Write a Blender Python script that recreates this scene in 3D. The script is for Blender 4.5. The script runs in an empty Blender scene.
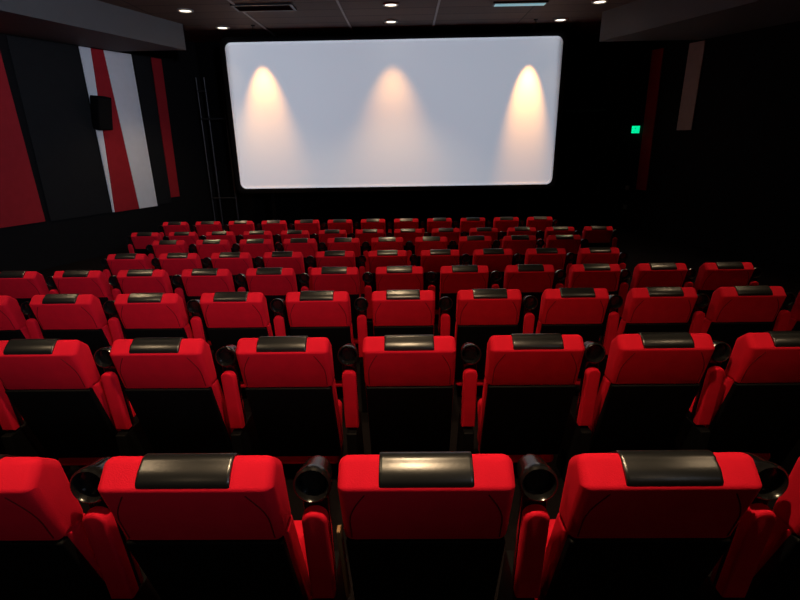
import bpy, bmesh, math, random
from mathutils import Vector, Matrix

C = bpy.context.scene.collection
scn = bpy.context.scene
random.seed(7)

# ---------------------------------------------------------------- camera
th, yaw, roll = math.radians(18.34), math.radians(-0.97), math.radians(-0.97)
F = Vector((math.sin(yaw)*math.cos(th), math.cos(yaw)*math.cos(th), -math.sin(th)))
R0 = Vector((math.cos(yaw), -math.sin(yaw), 0)); U0 = R0.cross(F)
Rr = R0*math.cos(roll) + U0*math.sin(roll); Ur = U0*math.cos(roll) - R0*math.sin(roll)
cd = bpy.data.cameras.new('camera'); cam = bpy.data.objects.new('camera', cd); C.objects.link(cam)
cd.sensor_width = 36; cd.lens = 490/800*36; cd.clip_start = .05
M = Matrix((Rr, Ur, -F)).transposed().to_4x4(); cam.matrix_world = M
scn.camera = cam

# ---------------------------------------------------------------- world, lights, exposure
w = bpy.data.worlds.new('world'); scn.world = w; w.use_nodes = True
w.node_tree.nodes['Background'].inputs[0].default_value = (.5, .6, .8, 1)
w.node_tree.nodes['Background'].inputs[1].default_value = 0.0
scn.view_settings.view_transform = 'Standard'; scn.view_settings.look = 'None'
scn.view_settings.exposure = 0; scn.view_settings.gamma = 1
scn.view_settings.use_curve_mapping = False

CEIL = 2.6
WARM = (1, .70, .40)
SCALLOP = (1, .46, .13)

def spot(name, loc, target, power, color, size, blend, radius=.05):
    l = bpy.data.lights.new(name, 'SPOT'); l.energy = power; l.color = color
    l.spot_size = math.radians(size); l.spot_blend = blend; l.shadow_soft_size = radius
    o = bpy.data.objects.new(name, l); C.objects.link(o); o.location = loc
    o.rotation_euler = (Vector(target)-Vector(loc)).to_track_quat('-Z', 'Y').to_euler()
    return o

# the projector behind the audience throws a plain cool picture on the screen
def projector(loc, target, power, color, ax, ay):
    o = spot('projector_beam', loc, target, power, color, 50, 0, .04); l = o.data
    l.use_nodes = True; nt = l.node_tree; N = nt.nodes; L = nt.links
    em = [n for n in N if n.type == 'EMISSION'][0]
    tc = N.new('ShaderNodeTexCoord'); sp = N.new('ShaderNodeSeparateXYZ'); L.new(tc.outputs['Normal'], sp.inputs[0])
    def side(i, lim):
        d = N.new('ShaderNodeMath'); d.operation = 'DIVIDE'; L.new(sp.outputs[i], d.inputs[0]); L.new(sp.outputs[2], d.inputs[1])
        a = N.new('ShaderNodeMath'); a.operation = 'ABSOLUTE'; L.new(d.outputs[0], a.inputs[0])
        m = N.new('ShaderNodeMapRange'); m.inputs[1].default_value = lim*.97; m.inputs[2].default_value = lim*1.01
        m.inputs[3].default_value = 1; m.inputs[4].default_value = 0; L.new(a.outputs[0], m.inputs[0]); return m.outputs[0]
    mu = N.new('ShaderNodeMath'); mu.operation = 'MULTIPLY'
    L.new(side(0, ax), mu.inputs[0]); L.new(side(1, ay), mu.inputs[1]); L.new(mu.outputs[0], em.inputs['Strength'])
    return o
projector((-.3, -3.6, 1.9), (-.3, 13.6, .55), 6400, (.74, .83, 1), 4.25/17.3, 1.84/17.3)

# cool fill added out of view behind the camera to brighten the left wall
al = bpy.data.lights.new('left_wall_fill', 'AREA'); al.energy = 60; al.color = (.72, .82, 1)
al.shape = 'RECTANGLE'; al.size = 1.0; al.size_y = 1.4
ao = bpy.data.objects.new('left_wall_fill', al); C.objects.link(ao); ao.location = (3.6, -3.6, 2.2); al.spread = math.radians(45)
ao.rotation_euler = (Vector((-8.0, 11., 1.2))-ao.location).to_track_quat('-Z', 'Y').to_euler()

# (x, y, aim, power, cone, blend): every lamp below gets its fixture in the builder further down
DOWN = [(-4.40, 13.25, None, 25, 60, 1), (-.32, 12.98, (-.33, 13.6, -.8), 380, 56, 1), (3.69, 13.15, None, 25, 60, 1),
        (-4.58, 11.57, None, 170, 110, .5), (-.28, 11.44, None, 200, 100, .5), (4.02, 11.55, None, 30, 70, .5),
        (-4.3, 8.7, None, 230, 90, .6), (-.3, 8.7, None, 210, 90, .6), (3.9, 8.7, None, 160, 70, .6),
        (-4.3, 4.6, None, 230, 90, .6), (-.3, 4.6, None, 260, 90, .6), (3.9, 4.6, None, 210, 70, .6),
        (-3.3, .95, None, 190, 110, .6), (-.1, .95, None, 520, 100, .6), (3.3, .95, None, 110, 100, .6),
        (-2.6, -3.2, None, 50, 130, .6), (2.6, -3.2, None, 40, 130, .6)]  # this last pair is added, unseen fill for the nearest seat backs
ADDED_WASH = [(-3.62, 13.12, (-3.62, 13.6, .4), 540, 46), (3.10, 13.12, (3.12, 13.6, .6), 1050, 35)]  # invented lamps that throw the left and right pools on the screen
for x, y, aim, p, size in ADDED_WASH:
    spot('added_wash_beam', (x, y, CEIL-.13), aim, p, SCALLOP, size, 1, .03)
for x, y, aim, p, size, bl in DOWN:
    spot('downlight_beam', (x, y, CEIL-.02), aim or (x, y, 0), p, SCALLOP if aim else WARM, size, bl, .06)

# ---------------------------------------------------------------- materials
def mat(name, col, rough=.6, metal=0, spec=.5, sheen=0, coat=0, emis=None, estr=0, noise=None, bump=0, bscale=200):
    m = bpy.data.materials.new(name); m.use_nodes = True; nt = m.node_tree; b = nt.nodes['Principled BSDF']
    b.inputs['Base Color'].default_value = (*col, 1); b.inputs['Roughness'].default_value = rough
    b.inputs['Metallic'].default_value = metal; b.inputs['Specular IOR Level'].default_value = spec
    b.inputs['Sheen Weight'].default_value = sheen; b.inputs['Coat Weight'].default_value = coat
    if sheen: b.inputs['Sheen Tint'].default_value = (*col, 1); b.inputs['Sheen Roughness'].default_value = .4
    if emis: b.inputs['Emission Color'].default_value = (*emis, 1); b.inputs['Emission Strength'].default_value = estr
    tc = nt.nodes.new('ShaderNodeTexCoord')
    if noise:
        n = nt.nodes.new('ShaderNodeTexNoise'); n.inputs['Scale'].default_value = noise[0]; n.inputs['Detail'].default_value = 4
        nt.links.new(tc.outputs['Object'], n.inputs['Vector'])
        mx = nt.nodes.new('ShaderNodeMix'); mx.data_type = 'RGBA'
        mx.inputs['A'].default_value = (*[c*(1-noise[1]) for c in col], 1); mx.inputs['B'].default_value = (*[min(1, c*(1+noise[1])) for c in col], 1)
        nt.links.new(n.outputs['Fac'], mx.inputs['Factor']); nt.links.new(mx.outputs['Result'], b.inputs['Base Color'])
    if bump:
        n2 = nt.nodes.new('ShaderNodeTexNoise'); n2.inputs['Scale'].default_value = bscale
        nt.links.new(tc.outputs['Object'], n2.inputs['Vector'])
        bp = nt.nodes.new('ShaderNodeBump'); bp.inputs['Strength'].default_value = bump; bp.inputs['Distance'].default_value = .003
        nt.links.new(n2.outputs['Fac'], bp.inputs['Height']); nt.links.new(bp.outputs['Normal'], b.inputs['Normal'])
    return m
RED = mat('red_upholstery', (.72, .007, .028), .85, spec=.15, sheen=.25, noise=(14, .12), bump=.35, bscale=260)
SEAM = mat('dark_red_seam', (.14, .002, .005), .8, spec=.2)
LEATHER = mat('black_leather', (.009, .010, .011), .31, spec=.8, bump=.06, bscale=90)
SHELL = mat('black_shell_plastic', (.003, .003, .0035), .6, spec=.12, bump=.1, bscale=300)
PLASTIC = mat('glossy_black_plastic', (.007, .007, .0075), .2, spec=.5)
METAL = mat('dark_metal', (.05, .05, .055), .5, metal=.7)
TAN = mat('tan_strip', (.35, .2, .09), .5)
CARPET = mat('dark_carpet', (.006, .0045, .005), .95, spec=.1, noise=(30, .5), bump=.5, bscale=150)
WALL = mat('charcoal_fabric_wall', (.008, .008, .009), .95, spec=.1, noise=(3, .2))
BLACK = mat('black_curtain_wall', (.004, .004, .0045), .95, spec=.05)
PANELBLACK = mat('black_fabric_panel', (.015, .0155, .017), .95, spec=.1, noise=(5, .15))
PANELRED = mat('red_fabric_panel', (.36, .018, .026), .9, spec=.15, noise=(6, .15), bump=.2)
PANELWHITE = mat('pale_grey_fabric_panel', (.78, .82, .88), .9, spec=.15, noise=(6, .06), bump=.2)
SOFFIT = mat('grey_painted_soffit', (.115, .115, .12), .7, spec=.3, noise=(2, .08))
SCREENM = mat('white_screen_vinyl', (.80, .80, .80), .8, spec=.1)
BORDER = mat('white_screen_border', (.92, .92, .93), .6, spec=.2)
WHITE = mat('lamp_trim_white', (.3, .3, .3), .5)
LAMP = mat('lamp_glow', (1, .9, .8), .5, emis=(1, .86, .66), estr=3.2)
STRIP = mat('pale_cyan_strip_glow', (.4, .6, .65), .5, emis=(.3, .62, .72), estr=.45)
EXITG = mat('green_exit_glow', (.02, .6, .25), .5, emis=(.0, .9, .36), estr=.95)
GREYP = mat('grey_plate', (.2, .2, .17), .6)

PANELBEIGE = mat('beige_fabric_panel', (.42, .34, .29), .9, spec=.15, noise=(6, .1))
def ceiling_mat():
    m = mat('dark_ceiling_tiles', (.07, .05, .045), .8, spec=.2); nt = m.node_tree; b = nt.nodes['Principled BSDF']
    tc = nt.nodes.new('ShaderNodeTexCoord'); br = nt.nodes.new('ShaderNodeTexBrick')
    br.offset = 0; br.inputs['Scale'].default_value = 1; br.inputs['Brick Width'].default_value = 2.05; br.inputs['Row Height'].default_value = .62
    br.inputs['Mortar Size'].default_value = .012
    br.inputs['Color1'].default_value = (.125, .090, .078, 1); br.inputs['Color2'].default_value = (.095, .073, .066, 1); br.inputs['Mortar'].default_value = (.02, .018, .018, 1)
    mp = nt.nodes.new('ShaderNodeMapping'); mp.inputs['Location'].default_value = (1.35, 0, 0)
    nt.links.new(tc.outputs['Object'], mp.inputs[0]); nt.links.new(mp.outputs[0], br.inputs['Vector']); nt.links.new(br.outputs['Color'], b.inputs['Base Color'])
    return m
CEILM = ceiling_mat()

# ---------------------------------------------------------------- mesh helpers
def mesh_of(bm, smooth=True, sharp=40):
    bmesh.ops.recalc_face_normals(bm, faces=bm.faces)
    me = bpy.data.meshes.new('m'); bm.to_mesh(me); bm.free()
    if smooth:
        for p in me.polygons: p.use_smooth = True
        me.set_sharp_from_angle(angle=math.radians(sharp))
    return me
def obj(name, me, m, parent=None, loc=None):
    if isinstance(me, bmesh.types.BMesh): me = mesh_of(me)
    o = bpy.data.objects.new(name, me); C.objects.link(o); me.name = name
    if not me.materials: me.materials.append(m)
    if parent: o.parent = parent
    if loc: o.location = loc
    return o
def tag(o, label, cat, group=None):
    o['label'] = label; o['category'] = cat
    if group: o['group'] = group
    return o
def struct(name, bm, m, parent=None):
    o = obj(name, bm, m, parent); o['kind'] = 'structure'; return o
def thing(name, label, cat, loc=(0, 0, 0), group=None):
    o = bpy.data.objects.new(name, None); o.empty_display_size = .1; C.objects.link(o); o.location = loc
    return tag(o, label, cat, group)
def add_box(bm, x0, x1, y0, y1, z0, z1):
    v = [bm.verts.new((x, y, z)) for x in (x0, x1) for y in (y0, y1) for z in (z0, z1)]
    for f in ((0,1,3,2), (4,6,7,5), (0,4,5,1), (2,3,7,6), (0,2,6,4), (1,5,7,3)): bm.faces.new([v[i] for i in f])
    return bm
def box(*a, bevel=0):
    bm = bmesh.new(); add_box(bm, *a)
    if bevel: bmesh.ops.bevel(bm, geom=bm.edges[:], offset=bevel, segments=3, profile=.5, affect='EDGES')
    return bm
def offset_poly(P, d):
    # P counter-clockwise convex polygon, moved inwards by d
    n = len(P); out = []
    for i in range(n):
        p, a, b = Vector(P[i]), Vector(P[i-1]), Vector(P[(i+1) % n])
        e1 = (p-a).normalized(); e2 = (b-p).normalized()
        n1 = Vector((-e1.y, e1.x)); n2 = Vector((-e2.y, e2.x))
        k = 1+n1.dot(n2); out.append(p+(n1+n2)*(d/k))
    return out
def round_poly(P, R, seg=6):
    n = len(P); out = []
    for i in range(n):
        p, a, b = Vector(P[i]), Vector(P[i-1]), Vector(P[(i+1) % n])
        e1 = (a-p).normalized(); e2 = (b-p).normalized(); r = max(R[i], .0005)
        ang = e1.angle(e2); t = r/math.tan(ang/2); c = p+(e1+e2).normalized()*(r/math.sin(ang/2))
        s = p+e1*t-c; e = p+e2*t-c
        a0 = math.atan2(s.y, s.x); a1 = math.atan2(e.y, e.x)
        while a1 < a0: a1 += 2*math.pi
        if a1-a0 > math.pi: a1 -= 2*math.pi
        for k in range(seg+1):
            q = a0+(a1-a0)*k/seg; out.append(c+Vector((math.cos(q), math.sin(q)))*r)
    return out
AX = {'x': lambda u, v, t: (t, u, v), 'y': lambda u, v, t: (u, t, v), 'z': lambda u, v, t: (u, v, t)}
def prism(P, R, t0, t1, er, axis='x', bm=None, seg=6, es=5):
    """rounded polygon pushed along an axis, both ends rounded by er"""
    bm = bm or bmesh.new(); f = AX[axis]; slices = []
    if er > 0:
        for k in range(es+1):
            a = math.pi/2*k/es; slices.append((t0+er*(1-math.sin(a)), er*(1-math.cos(a))))
        slices = slices[::-1]
        slices += [(t1-(t-t0), d) for t, d in slices[::-1]]
        # slices run from the outermost start to the outermost end
    else: slices = [(t0, 0), (t1, 0)]
    rings = []
    for t, d in slices:
        pts = round_poly(offset_poly(P, d), [max(r-d, .002) for r in R], seg)
        rings.append([bm.verts.new(f(p.x, p.y, t)) for p in pts])
    for a, b in zip(rings, rings[1:]):
        for i in range(len(a)):
            j = (i+1) % len(a); bm.faces.new((a[i], a[j], b[j], b[i]))
    bm.faces.new(rings[0]); bm.faces.new(rings[-1]); return bm
def lathe(prof, origin, axis, seg=24, bm=None, loop=False):
    bm = bm or bmesh.new(); q = Vector((0, 0, 1)).rotation_difference(Vector(axis).normalized()); rings = []
    for r, h in prof:
        rings.append([bm.verts.new(Vector(origin)+q @ Vector((r*math.cos(2*math.pi*i/seg), r*math.sin(2*math.pi*i/seg), h))) for i in range(seg)])
    for a, b in zip(rings, rings[1:]+(rings[:1] if loop else [])):
        for i in range(seg): j = (i+1) % seg; bm.faces.new((a[i], a[j], b[j], b[i]))
    if not loop: bm.faces.new(rings[0]); bm.faces.new(rings[-1])
    return bm
def tube(pts, r, seg=8, bm=None):
    bm = bm or bmesh.new(); rings = []; pts = [Vector(p) for p in pts]
    for i, p in enumerate(pts):
        d = (pts[min(i+1, len(pts)-1)]-pts[max(i-1, 0)]).normalized()
        q = Vector((0, 0, 1)).rotation_difference(d)
        rings.append([bm.verts.new(p+q @ Vector((r*math.cos(2*math.pi*k/seg), r*math.sin(2*math.pi*k/seg), 0))) for k in range(seg)])
    for a, b in zip(rings, rings[1:]):
        for i in range(seg): j = (i+1) % seg; bm.faces.new((a[i], a[j], b[j], b[i]))
    bm.faces.new(rings[0]); bm.faces.new(rings[-1]); return bm

# ---------------------------------------------------------------- the hall
ROWS = [  # name, x of the seat on the axis, y, z of the headrest top, seats k0..k1
    ('nearest row', .044, 1.117, -.855, -2, 2),
    ('second nearest row', .004, 2.330, -1.002, -4, 4),
    ('third nearest row', -.036, 3.552, -1.131, -5, 5),
    ('fourth nearest row', -.082, 4.789, -1.259, -6, 5),
    ('fifth nearest row', -.248, 5.987, -1.358, -5, 4),
    ('sixth nearest row', -.300, 7.228, -1.435, -5, 4),
    ('seventh nearest row', -.645, 8.462, -1.531, -6, 6),
    ('row closest to the screen', -.674, 9.698, -1.545, -6, 5)]
TOP = 1.07
# stepped floor: one mesh
fl = bmesh.new()
edges = [(-4.2, -1.80)] + [(r[2]-.28, r[3]-TOP) for r in ROWS] + [(15.3, None)]
for i in range(len(edges)-1):
    add_box(fl, -11, 11, edges[i][0], edges[i+1][0], -3.2, edges[i][1])
struct('floor', fl, CARPET)
FRONTZ = ROWS[-1][3]-TOP
def wall_strip(pts, z0, z1, t):
    bm = bmesh.new()
    vs = []
    n = [Vector((b[1]-a[1], -(b[0]-a[0]), 0)).normalized()*t for a, b in zip(pts, pts[1:])]
    n.append(n[-1])
    for p, q in zip(pts, n):
        vs.append([bm.verts.new((p[0], p[1], z0)), bm.verts.new((p[0], p[1], z1)), bm.verts.new((p[0]+q.x, p[1]+q.y, z1)), bm.verts.new((p[0]+q.x, p[1]+q.y, z0))])
    for a, b in zip(vs, vs[1:]):
        for i in range(4): j = (i+1) % 4; bm.faces.new((a[i], a[j], b[j], b[i]))
    bm.faces.new(vs[0]); bm.faces.new(vs[-1]); return bm
SL = .4453
LW = lambda y: -7.234+SL*(y-11.95)
RW = lambda y: 6.71-SL*(y-12.636)
struct('wall_left', wall_strip([(LW(15.3), 15.3), (LW(5), 5), (LW(5), -4.2)], -3.2, CEIL, .15), WALL)
struct('wall_right', wall_strip([(RW(5), -4.2), (RW(5), 5), (RW(15.3), 15.3)], -3.2, CEIL, .15), WALL)
struct('wall_front', box(-6.2, 6.2, 15.1, 15.3, -3.2, CEIL), BLACK)
struct('wall_back', box(-11, 11, -4.4, -4.2, -3.2, CEIL), WALL)
struct('ceiling', box(-11, 11, -4.4, 15.3, CEIL, CEIL+.15), CEILM)
# black skirting zone below the panels
def soffit(name, inner, wallf, zb):
    bm = bmesh.new(); rings = []
    for (x, y), xw in inner:
        rings.append([bm.verts.new((x, y, zb)), bm.verts.new((x, y, CEIL-.001)), bm.verts.new((xw, y, CEIL-.001)), bm.verts.new((xw, y, zb))])
    for a, b in zip(rings, rings[1:]):
        for i in range(4): j = (i+1) % 4; bm.faces.new((a[i], a[j], b[j], b[i]))
    bm.faces.new(rings[0]); bm.faces.new(rings[-1]); return struct(name, bm, SOFFIT)
def lx(y): return -5.19-.333*(12.84-y)
def rx(y): return 4.43+.375*(12.51-y)
soffit('trim_left', [((lx(5), -4.2), LW(5)), ((lx(5), 5), LW(5)), ((lx(12.84), 12.84), LW(12.84))], None, 2.05)
soffit('trim_right', [((rx(5), -4.2), RW(5)), ((rx(5), 5), RW(5)), ((rx(12.51), 12.51), RW(12.51))], None, 2.0)

# ---------------------------------------------------------------- wall panels (y top left/right, y bottom left/right on the wall line)
def panel(name, side, yt0, yt1, yb0, yb1, zt, zb, m, label, t=.035):
    fx = LW if side < 0 else RW
    nrm = Vector((1, -SL, 0)).normalized() if side < 0 else Vector((-1, -SL, 0)).normalized()
    bm = bmesh.new(); fr = []; bk = []
    for y, z in ((yt0, zt), (yt1, zt), (yb1, zb), (yb0, zb)):
        p = Vector((fx(y), y, z)); fr.append(bm.verts.new(p+nrm*t)); bk.append(bm.verts.new(p+nrm*.002))
    bm.faces.new(fr); bm.faces.new(bk)
    for i in range(4): j = (i+1) % 4; bm.faces.new((fr[i], fr[j], bk[j], bk[i]))
    bmesh.ops.recalc_face_normals(bm, faces=bm.faces)
    bmesh.ops.bevel(bm, geom=bm.edges[:], offset=.004, segments=2, affect='EDGES')
    o = obj(name, mesh_of(bm, False), m); return tag(o, label, 'wall panel', 'acoustic fabric panels on the side walls')
panel('wall_panel', -1, 8.6, 10.47, 8.6, 10.54, 2.03, -1.60, PANELRED, 'widest dark red wall panel at the far left edge, beside a broad black panel')
panel('wall_panel', -1, 10.64, 11.92, 10.64, 11.95, 2.03, -1.62, PANELBLACK, 'broad black wall panel between the wide red panel and the pale stripe')
panel('wall_panel', -1, 11.97, 12.21, 11.99, 12.03, 2.03, -1.62, PANELWHITE, 'narrow pale wedge panel behind the wall speaker, tapering to a point below')
panel('wall_panel', -1, 12.22, 12.49, 12.04, 12.66, 2.03, -1.63, PANELRED, 'red wedge wall panel widening downwards between the two pale panels')
panel('wall_panel', -1, 12.50, 13.15, 12.67, 13.17, 2.03, -1.63, PANELWHITE, 'wide pale grey wall panel narrowing downwards, right of the red wedge')
panel('wall_panel', -1, 13.20, 13.62, 13.20, 13.60, 2.03, -1.60, PANELBLACK, 'slim black wall panel between the pale panel and thin red stripe on the left wall')
panel('wall_panel', -1, 13.68, 13.95, 13.60, 13.87, 2.03, -1.46, PANELRED, 'thin bright red stripe panel on the left wall nearest the screen')
panel('wall_panel', 1, 13.42, 13.72, 13.36, 13.66, 1.98, -1.44, PANELRED, 'thin dim red stripe panel on the right wall beside the green sign')
panel('wall_panel', 1, 12.42, 12.78, 12.42, 12.78, 1.97, .06, PANELBEIGE, 'short dim pale panel high on the dark right wall')

# ---------------------------------------------------------------- screen
SX0, SX1, SZ0, SZ1, SY = -4.51, 3.92, -1.26, 2.32, 13.6
s = thing('cinema_screen', 'huge white cinema screen with rounded corners and three warm pools of light', 'screen', ((SX0+SX1)/2, SY, SZ0))
def local(x0, x1, z0, z1):
    cx = (SX0+SX1)/2; return [(x0-cx, z0-SZ0), (x1-cx, z0-SZ0), (x1-cx, z1-SZ0), (x0-cx, z1-SZ0)]
bm = prism(local(SX0+.05, SX1-.05, SZ0+.05, SZ1-.05), [.12]*4, 0, .04, 0, 'y', seg=8); obj('screen_surface', mesh_of(bm, False), SCREENM, s)
def ring(o0, o1, r0, r1, y0, y1, name, m):
    bm = bmesh.new(); A = round_poly(local(SX0-o0, SX1+o0, SZ0-o0, SZ1+o0), [r0]*4, 8); B = round_poly(local(SX0-o1, SX1+o1, SZ0-o1, SZ1+o1), [r1]*4, 8)
    V = [[bm.verts.new((p.x, y, p.y)) for p in L_] for L_, y in ((A, y0), (B, y0), (B, y1), (A, y1))]
    for a, b in zip(V, V[1:]+V[:1]):
        for i in range(len(A)): j = (i+1) % len(A); bm.faces.new((a[i], a[j], b[j], b[i]))
    return obj(name, mesh_of(bm, False), m, s)
ring(0, -.05, .16, .12, -.015, .04, 'screen_border', BORDER)
ring(.12, 0, .2, .16, -.03, .09, 'masking_frame', BLACK)
obj('backing_frame', box(-4.0, 4.0, .05, .09, .1, 3.4), BLACK, s)
for px in (-3.4, 3.4):
    obj('support_post', box(px-.05, px+.05, .09, .19, FRONTZ-SZ0, 3.4), BLACK, s)

# ---------------------------------------------------------------- metal rigs beside the screen
t = thing('lighting_rig', 'dark metal pipe frame standing left of the screen', 'metal frame', (-5.45, 14.55, FRONTZ))
def rel(p): return (p[0]+5.45, p[1]-14.55, p[2]-FRONTZ)
for x in (-5.72, -5.50, -5.02):
    obj('post', tube([rel((x, 14.55, FRONTZ)), rel((x, 14.55, 1.65))], .025), METAL, t)
obj('crossbar', tube([rel((-5.72, 14.52, .58)), rel((-5.02, 14.52, .58))], .025), METAL, t)
obj('crossbar', tube([rel((-5.72, 14.52, 1.3)), rel((-5.50, 14.52, 1.3))], .02), METAL, t)
obj('crossbar', tube([rel((-5.72, 14.52, -1.6)), rel((-5.02, 14.52, -1.6))], .02), METAL, t)
t = thing('pipe_rail', 'dark horizontal pipe rail right of the screen on two uprights', 'metal rail', (4.95, 14.6, FRONTZ))
obj('rail', tube([(-.62, 0, .63-FRONTZ), (.58, 0, .63-FRONTZ)], .03), METAL, t)
for x in (-.5, .5): obj('post', tube([(x, .03, 0), (x, .03, .63-FRONTZ)], .02), SHELL, t)

# ---------------------------------------------------------------- wall speaker (tilted box on bracket)
t = thing('wall_speaker', 'black box speaker tilted down on the left wall over the pale panel', 'speaker', (LW(12.08), 12.08, .66))
t.rotation_euler = (0, 0, math.atan2(1, SL)-math.pi/2-math.radians(90)+math.radians(-0))
bm = prism([(-.18, -.36), (.18, -.36), (.18, .36), (-.18, .36)], [.02]*4, .06, .30, .015, 'y', seg=3, es=2)
bmesh.ops.rotate(bm, verts=bm.verts, cent=(0, .12, 0), matrix=Matrix.Rotation(math.radians(-12), 3, 'X'))
obj('cabinet', bm, BLACK, t)
bm = prism([(-.155, -.33), (.155, -.33), (.155, .33), (-.155, .33)], [.02]*4, .301, .31, 0, 'y', seg=3)
bmesh.ops.rotate(bm, verts=bm.verts, cent=(0, .12, 0), matrix=Matrix.Rotation(math.radians(-12), 3, 'X'))
obj('grille', bm, SHELL, t)
obj('bracket', tube([(0, 0, 0), (0, .16, 0)], .025), METAL, t)
t.rotation_euler = (0, 0, -math.atan(1/SL))   # local +y points into the room from the left wall
t.rotation_euler = Vector((1, -SL, 0)).to_track_quat('Y', 'Z').to_euler()

# exit sign and wall plates on the right wall
def on_right(name, label, cat, y, z):
    t = thing(name, label, cat, (RW(y), y, z)); t.rotation_euler = Vector((-1, -SL, 0)).to_track_quat('Y', 'Z').to_euler(); return t
t = on_right('exit_sign', 'small glowing green sign on the right wall beside the red stripe', 'sign', 13.84, .10)
obj('housing', box(-.05, .05, 0, .22, .091, .11, bevel=.005), BLACK, t)
obj('lit_body', box(-.045, .045, .01, .20, -.09, .0905, bevel=.004), EXITG, t)
for y, z, l in ((13.95, -1.42, 'small dim grey plate low on the right wall under the green sign, upper one'), (13.95, -1.95, 'small dim grey plate near the floor on the right wall, lower one')):
    t = on_right('wall_plate', l, 'wall plate', y, z); t['group'] = 'grey plates low on the right wall'
    obj('plate', box(-.06, .06, 0, .02, -.06, .06, bevel=.006), GREYP, t)
    obj('knob', lathe([(.02, 0), (.02, .02), (.012, .028)], (0, .02, 0), (0, 1, 0), 12), GREYP, t)

# ---------------------------------------------------------------- ceiling
names = {0: 'round recessed downlight in the ceiling just above the screen top, left one', 1: 'round recessed downlight in the ceiling just above the screen top, middle one',
         2: 'round recessed downlight in the ceiling just above the screen top, right one', 3: 'round recessed downlight farther from the screen, close to the left soffit',
         4: 'round recessed downlight farther from the screen, topmost on the centre line', 5: 'round recessed downlight farther from the screen, close to the right soffit'}
rings_me = mesh_of(lathe([(.12, -.0), (.165, 0), (.165, -.02), (.13, -.03), (.12, -.02)], (0, 0, 0), (0, 0, 1), 32, loop=True))
lens_me = mesh_of(lathe([(.002, -.010), (.119, -.010), (.119, -.004), (.002, -.004)], (0, 0, 0), (0, 0, 1), 32))
for i, (x, y, aim, p, size, bl) in enumerate(DOWN):
    if i > 5: continue   # the others are far above the frame; see the plain ones below
    t = thing('downlight', names[i], 'ceiling lamp', (x, y, CEIL), 'recessed downlights in the ceiling')
    obj('trim_ring', rings_me, WHITE, t); obj('lamp_lens', lens_me, LAMP, t)
for x, y, aim, p, size in ADDED_WASH:
    t = thing('added_spotlight', 'small black snooted lamp added on the ceiling to make the %s pool of light' % ('left' if x < 0 else 'right'), 'added_spotlight', (x, y, CEIL))
    d = (Vector(aim)-Vector((x, y, CEIL-.13))).normalized()
    obj('base', lathe([(.001, -.015), (.045, -.015), (.05, 0), (.001, 0)], (0, 0, 0), (0, 0, 1), 16), BLACK, t)
    obj('snoot', lathe([(.039, -.03), (.045, -.03), (.045, .05), (.039, .05)], (0, 0, -.13), d, 20, loop=True), BLACK, t)
    obj('stem', tube([(0, 0, -.01), (0, -.04, -.05), (0, -.047, -.11)], .008), BLACK, t)
rn = {8.7: 'third from the screen', 4.6: 'fourth from the screen', .95: 'nearest the camera', -3.2: 'added as fill behind the camera'}
for i, (x, y, aim, p, size, bl) in enumerate(DOWN):
    if i < 6: continue
    sd = 'left' if x < -1 else 'right' if x > 1 else 'middle'
    t = thing('downlight', 'round recessed ceiling downlight over the seats, %s column, lamp row %s' % (sd, rn[y]), 'ceiling lamp', (x, y, CEIL), 'recessed downlights in the ceiling')
    obj('trim_ring', rings_me, WHITE, t); obj('lamp_lens', lens_me, LAMP, t)
RAIL = mat('rail_grey', (.30, .28, .28), .6)
for x, l in ((-3.42, 'thin pale ceiling rail nearest the left soffit'), (-1.33, 'thin pale ceiling rail left of the middle downlights'), (.70, 'thin pale ceiling rail right of the middle downlights')):
    o = obj('ceiling_rail', box(x-.022, x+.022, 8.5, 14.4, CEIL-.02, CEIL-.0005), RAIL)
    tag(o, l, 'ceiling rail', 'pale rails under the dark ceiling')
t = thing('air_vent', 'dark slotted air vent in the ceiling left of centre', 'vent', (-2.88, 11.42, CEIL))
fr = bmesh.new()
for a in ((-.62, .62, -.26, -.20), (-.62, .62, .20, .26), (-.62, -.56, -.20, .20), (.56, .62, -.20, .20)): add_box(fr, *a, -.035, 0)
obj('frame', mesh_of(fr, False), METAL, t); obj('backing', box(-.56, .56, -.2, .2, -.01, 0), BLACK, t)
for k in range(5):
    b_ = box(-.56, .56, -.035, .035, -.004, .004); bmesh.ops.rotate(b_, verts=b_.verts, matrix=Matrix.Rotation(.6, 3, 'X')); bmesh.ops.translate(b_, verts=b_.verts, vec=(0, -.15+.075*k, -.028))
    obj('slat', mesh_of(b_, False), METAL, t)
t = thing('strip_light', 'narrow pale cyan strip lamp in the ceiling right of centre', 'ceiling lamp', (2.38, 11.55, CEIL))
obj('housing', box(-.56, .56, -.12, .12, -.03, 0, bevel=.008), METAL, t)
obj('diffuser', box(-.52, .52, -.085, .085, -.045, -.0305, bevel=.006), STRIP, t)
for x, y, l in ((1.6, 13.9, 'left one'), (2.9, 13.9, 'right one')):
    o = obj('smoke_detector', lathe([(.0, -.05), (.05, -.05), (.075, -.03), (.08, 0), (0, 0)], (0, 0, 0), (0, 0, 1), 20), GREYP, None, (x, y, CEIL))
    tag(o, 'tiny round grey detector on the ceiling above the screen, ' + l, 'smoke detector', 'detectors on the ceiling')

# ---------------------------------------------------------------- the seats (origin on the floor under the headrest, +y towards the screen)
Z = TOP
def zz(P): return [(y, z+Z) for y, z in P]
HR = zz([(.035, -.275), (.155, -.285), (.112, -.040), (.036, .025), (-.034, -.040)])      # headrest side outline, counter-clockwise; the top slopes up to the front
HRr = [.012, .03, .035, .028, .018]
W2 = .243
parts = {}
parts['headrest'] = (prism(HR, HRr, -W2, W2, .03), RED)
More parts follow.
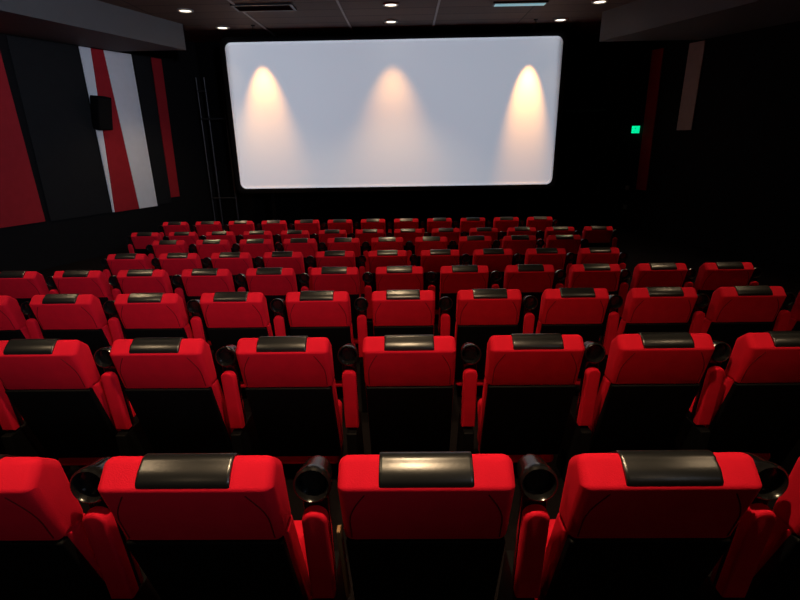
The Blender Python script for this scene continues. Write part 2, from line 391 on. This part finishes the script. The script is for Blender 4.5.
# leather strip: follows the headrest outline over the top, 5 mm thick
full = round_poly(offset_poly(HR, -.007), [r+.007 for r in HRr], 8)
inner = round_poly(offset_poly(HR, .004), [max(r-.004, .002) for r in HRr], 8)
sel = list(range(22, 36))                     # from the front over the top; the sloping top follows below
def strip_mesh():
    bm = bmesh.new()
    dn = (Vector(HR[1])-Vector(HR[2])).normalized()
    o_ = [full[i] for i in sel]; i_ = [inner[i] for i in sel]
    path = list(o_); ipath = list(i_)
    e = (Vector(HR[4])-Vector(HR[3])).normalized(); nrm = Vector((e.y, -e.x))
    st, en, ti, te = o_[-1], full[36]+e*.004, i_[-1], inner[36]+e*.004
    for k in range(1, 11):
        q = k/10; path.append(st.lerp(en, q)+nrm*(.006*math.sin(q*math.pi)-(.006*((q-.8)/.2)**2 if q > .8 else 0))); ipath.append(ti.lerp(te, q))
    rings = []
    for x, dd in ((-.128, .0035), (-.125, .001), (-.119, 0), (.119, 0), (.125, .001), (.128, .0035)):
        rings.append([bm.verts.new((x, p.x-nrm.x*dd, p.y-nrm.y*dd)) for p in path]+[bm.verts.new((x, p.x, p.y)) for p in ipath[::-1]])
    for a, b in zip(rings, rings[1:]):
        for i in range(len(a)): j = (i+1) % len(a); bm.faces.new((a[i], a[j], b[j], b[i]))
    bm.faces.new(rings[0]); bm.faces.new(rings[-1]); return bm
parts['headrest_strip'] = (strip_mesh(), LEATHER)
# piping that follows both ends of the headrest's back face
bk = (Vector(HR[0])-Vector(HR[4])).normalized()
for sx, nm in ((-1, 'seam_a'), (1, 'seam_b')):
    pts = []
    for k in range(9):
        q = k/8; p = Vector(HR[4])+bk*(.022+q*.205); pts.append((sx*(W2-.075+.048*math.sin(min(1, q*1.6)*math.pi/2)), p.x-.0005, p.y))
    parts[nm] = (tube(pts, .002, 6), SEAM)
parts['back_cushion'] = (prism(zz([(.235, -.82), (.33, -.79), (.150, -.262), (.050, -.262)]), [.02, .03, .03, .01], -W2, W2, .025), RED)
parts['back_shell'] = (prism(zz([(.198, -.835), (.240, -.825), (.060, -.277), (.026, -.277)]), [.008]*4, -.236, .236, .008), SHELL)
parts['seat_cushion'] = (prism(zz([(.205, -.915), (.36, -.93), (.50, -.60), (.36, -.56)]), [.03, .05, .05, .03], -.225, .225, .035), RED)
parts['pedestal'] = (prism([(.34, 0), (.60, 0), (.56, .19), (.34, .19)], [.01]*4, -.19, .19, .01), SHELL)
AXX = .33
parts['armrest'] = (prism([(-.038, Z-.565), (.038, Z-.565), (.038, Z-.190), (-.038, Z-.190)], [.006, .006, .037, .037], .045, .092, .012, 'y'), RED)
parts['arm_frame'] = (prism([(-.036, Z-.565), (.036, Z-.565), (.040, Z-.06), (-.040, Z-.06)], [.005, .005, .038, .038], .093, .125, .008, 'y'), PLASTIC)
ca = Vector((0, -1, .16)).normalized()
parts['cup_holder'] = (lathe([(.001, -.075), (.036, -.075), (.044, .0), (.050, .008), (.056, .002), (.057, -.012), (.052, -.03), (.047, -.08), (.042, -.10), (.001, -.10)], (0, .070, Z-.105), ca, 28), PLASTIC)
for n_ in ('armrest', 'arm_frame'):                                          # raised arms lean back a little
    for v_ in parts[n_][0].verts: v_.co.y += (Z-.19-v_.co.z)*.10
parts['arm_stand'] = (prism([(.07, 0), (.42, 0), (.30, Z-.58), (.05, Z-.58)], [.01]*4, -.03, .03, .008), SHELL)
me_ = {k: (mesh_of(v[0]), v[1]) for k, v in parts.items()}
PADX = .006
def make_seat(label):
    t = thing('cinema_chair', label, 'seat', (0, 0, 0), 'red cinema seats in rows facing the screen')
    h = obj('headrest', *me_['headrest'], t)
    for n in ('headrest_strip', 'seam_a', 'seam_b'): obj(n.split('_')[0] if n[:4] == 'seam' else n, *me_[n], h)
    h.children[0]['label'] = 'black leather strip over the headrest'
    for n in ('back_cushion', 'back_shell', 'seat_cushion', 'pedestal'): obj(n, *me_[n], t)
    return t
def make_arm(t, x):
    a = obj('armrest', *me_['armrest'], t, (x, 0, 0))
    for n in ('arm_frame', 'cup_holder', 'arm_stand'): obj(n, *me_[n], a)
    return a
proto = make_seat('x'); make_arm(proto, AXX)
def copy_tree(o, parent=None):
    c = o.copy(); C.objects.link(c)
    if parent: c.parent = parent
    for ch in list(o.children): copy_tree(ch, c)
    return c
ORD = ['leftmost', 'second from the left', 'third from the left', 'fourth from the left', 'fifth from the left', 'sixth from the left', 'seventh from the left',
       'eighth from the left', 'ninth from the left', 'tenth from the left', 'eleventh from the left', 'twelfth from the left', 'rightmost']
LOOK = {(1, 0): 'strip glowing gold', (4, 0): 'strip gleaming gold', (4, 1): 'strip gleaming gold'}
first = True
for ri, (rname, X, Y, Zt, k0, k1) in enumerate(ROWS):
    for n, k in enumerate(range(k0, k1+1)):
        t = proto if first else copy_tree(proto)
        first = False
        t.location = (X+.66*k, Y, Zt-TOP)
        place = 'rightmost' if k == k1 else ORD[n]
        t['label'] = 'red cinema seat, %s in the %s' % (place, rname)
        if (ri, k) in LOOK: t['label'] += ', ' + LOOK[(ri, k)]
        if k == k0 and ri > 2: make_arm(t, -AXX)
        if ri == 0 and k == 0:
            o = obj('side_strip', prism(zz([(.12, -.60), (.16, -.60), (.06, -.24), (.03, -.24)]), [.004]*4, -.262, -.2505, .002), TAN, t); o['label'] = 'narrow tan strip on the left side of the back'  # thin tan strip, built on this one seat only
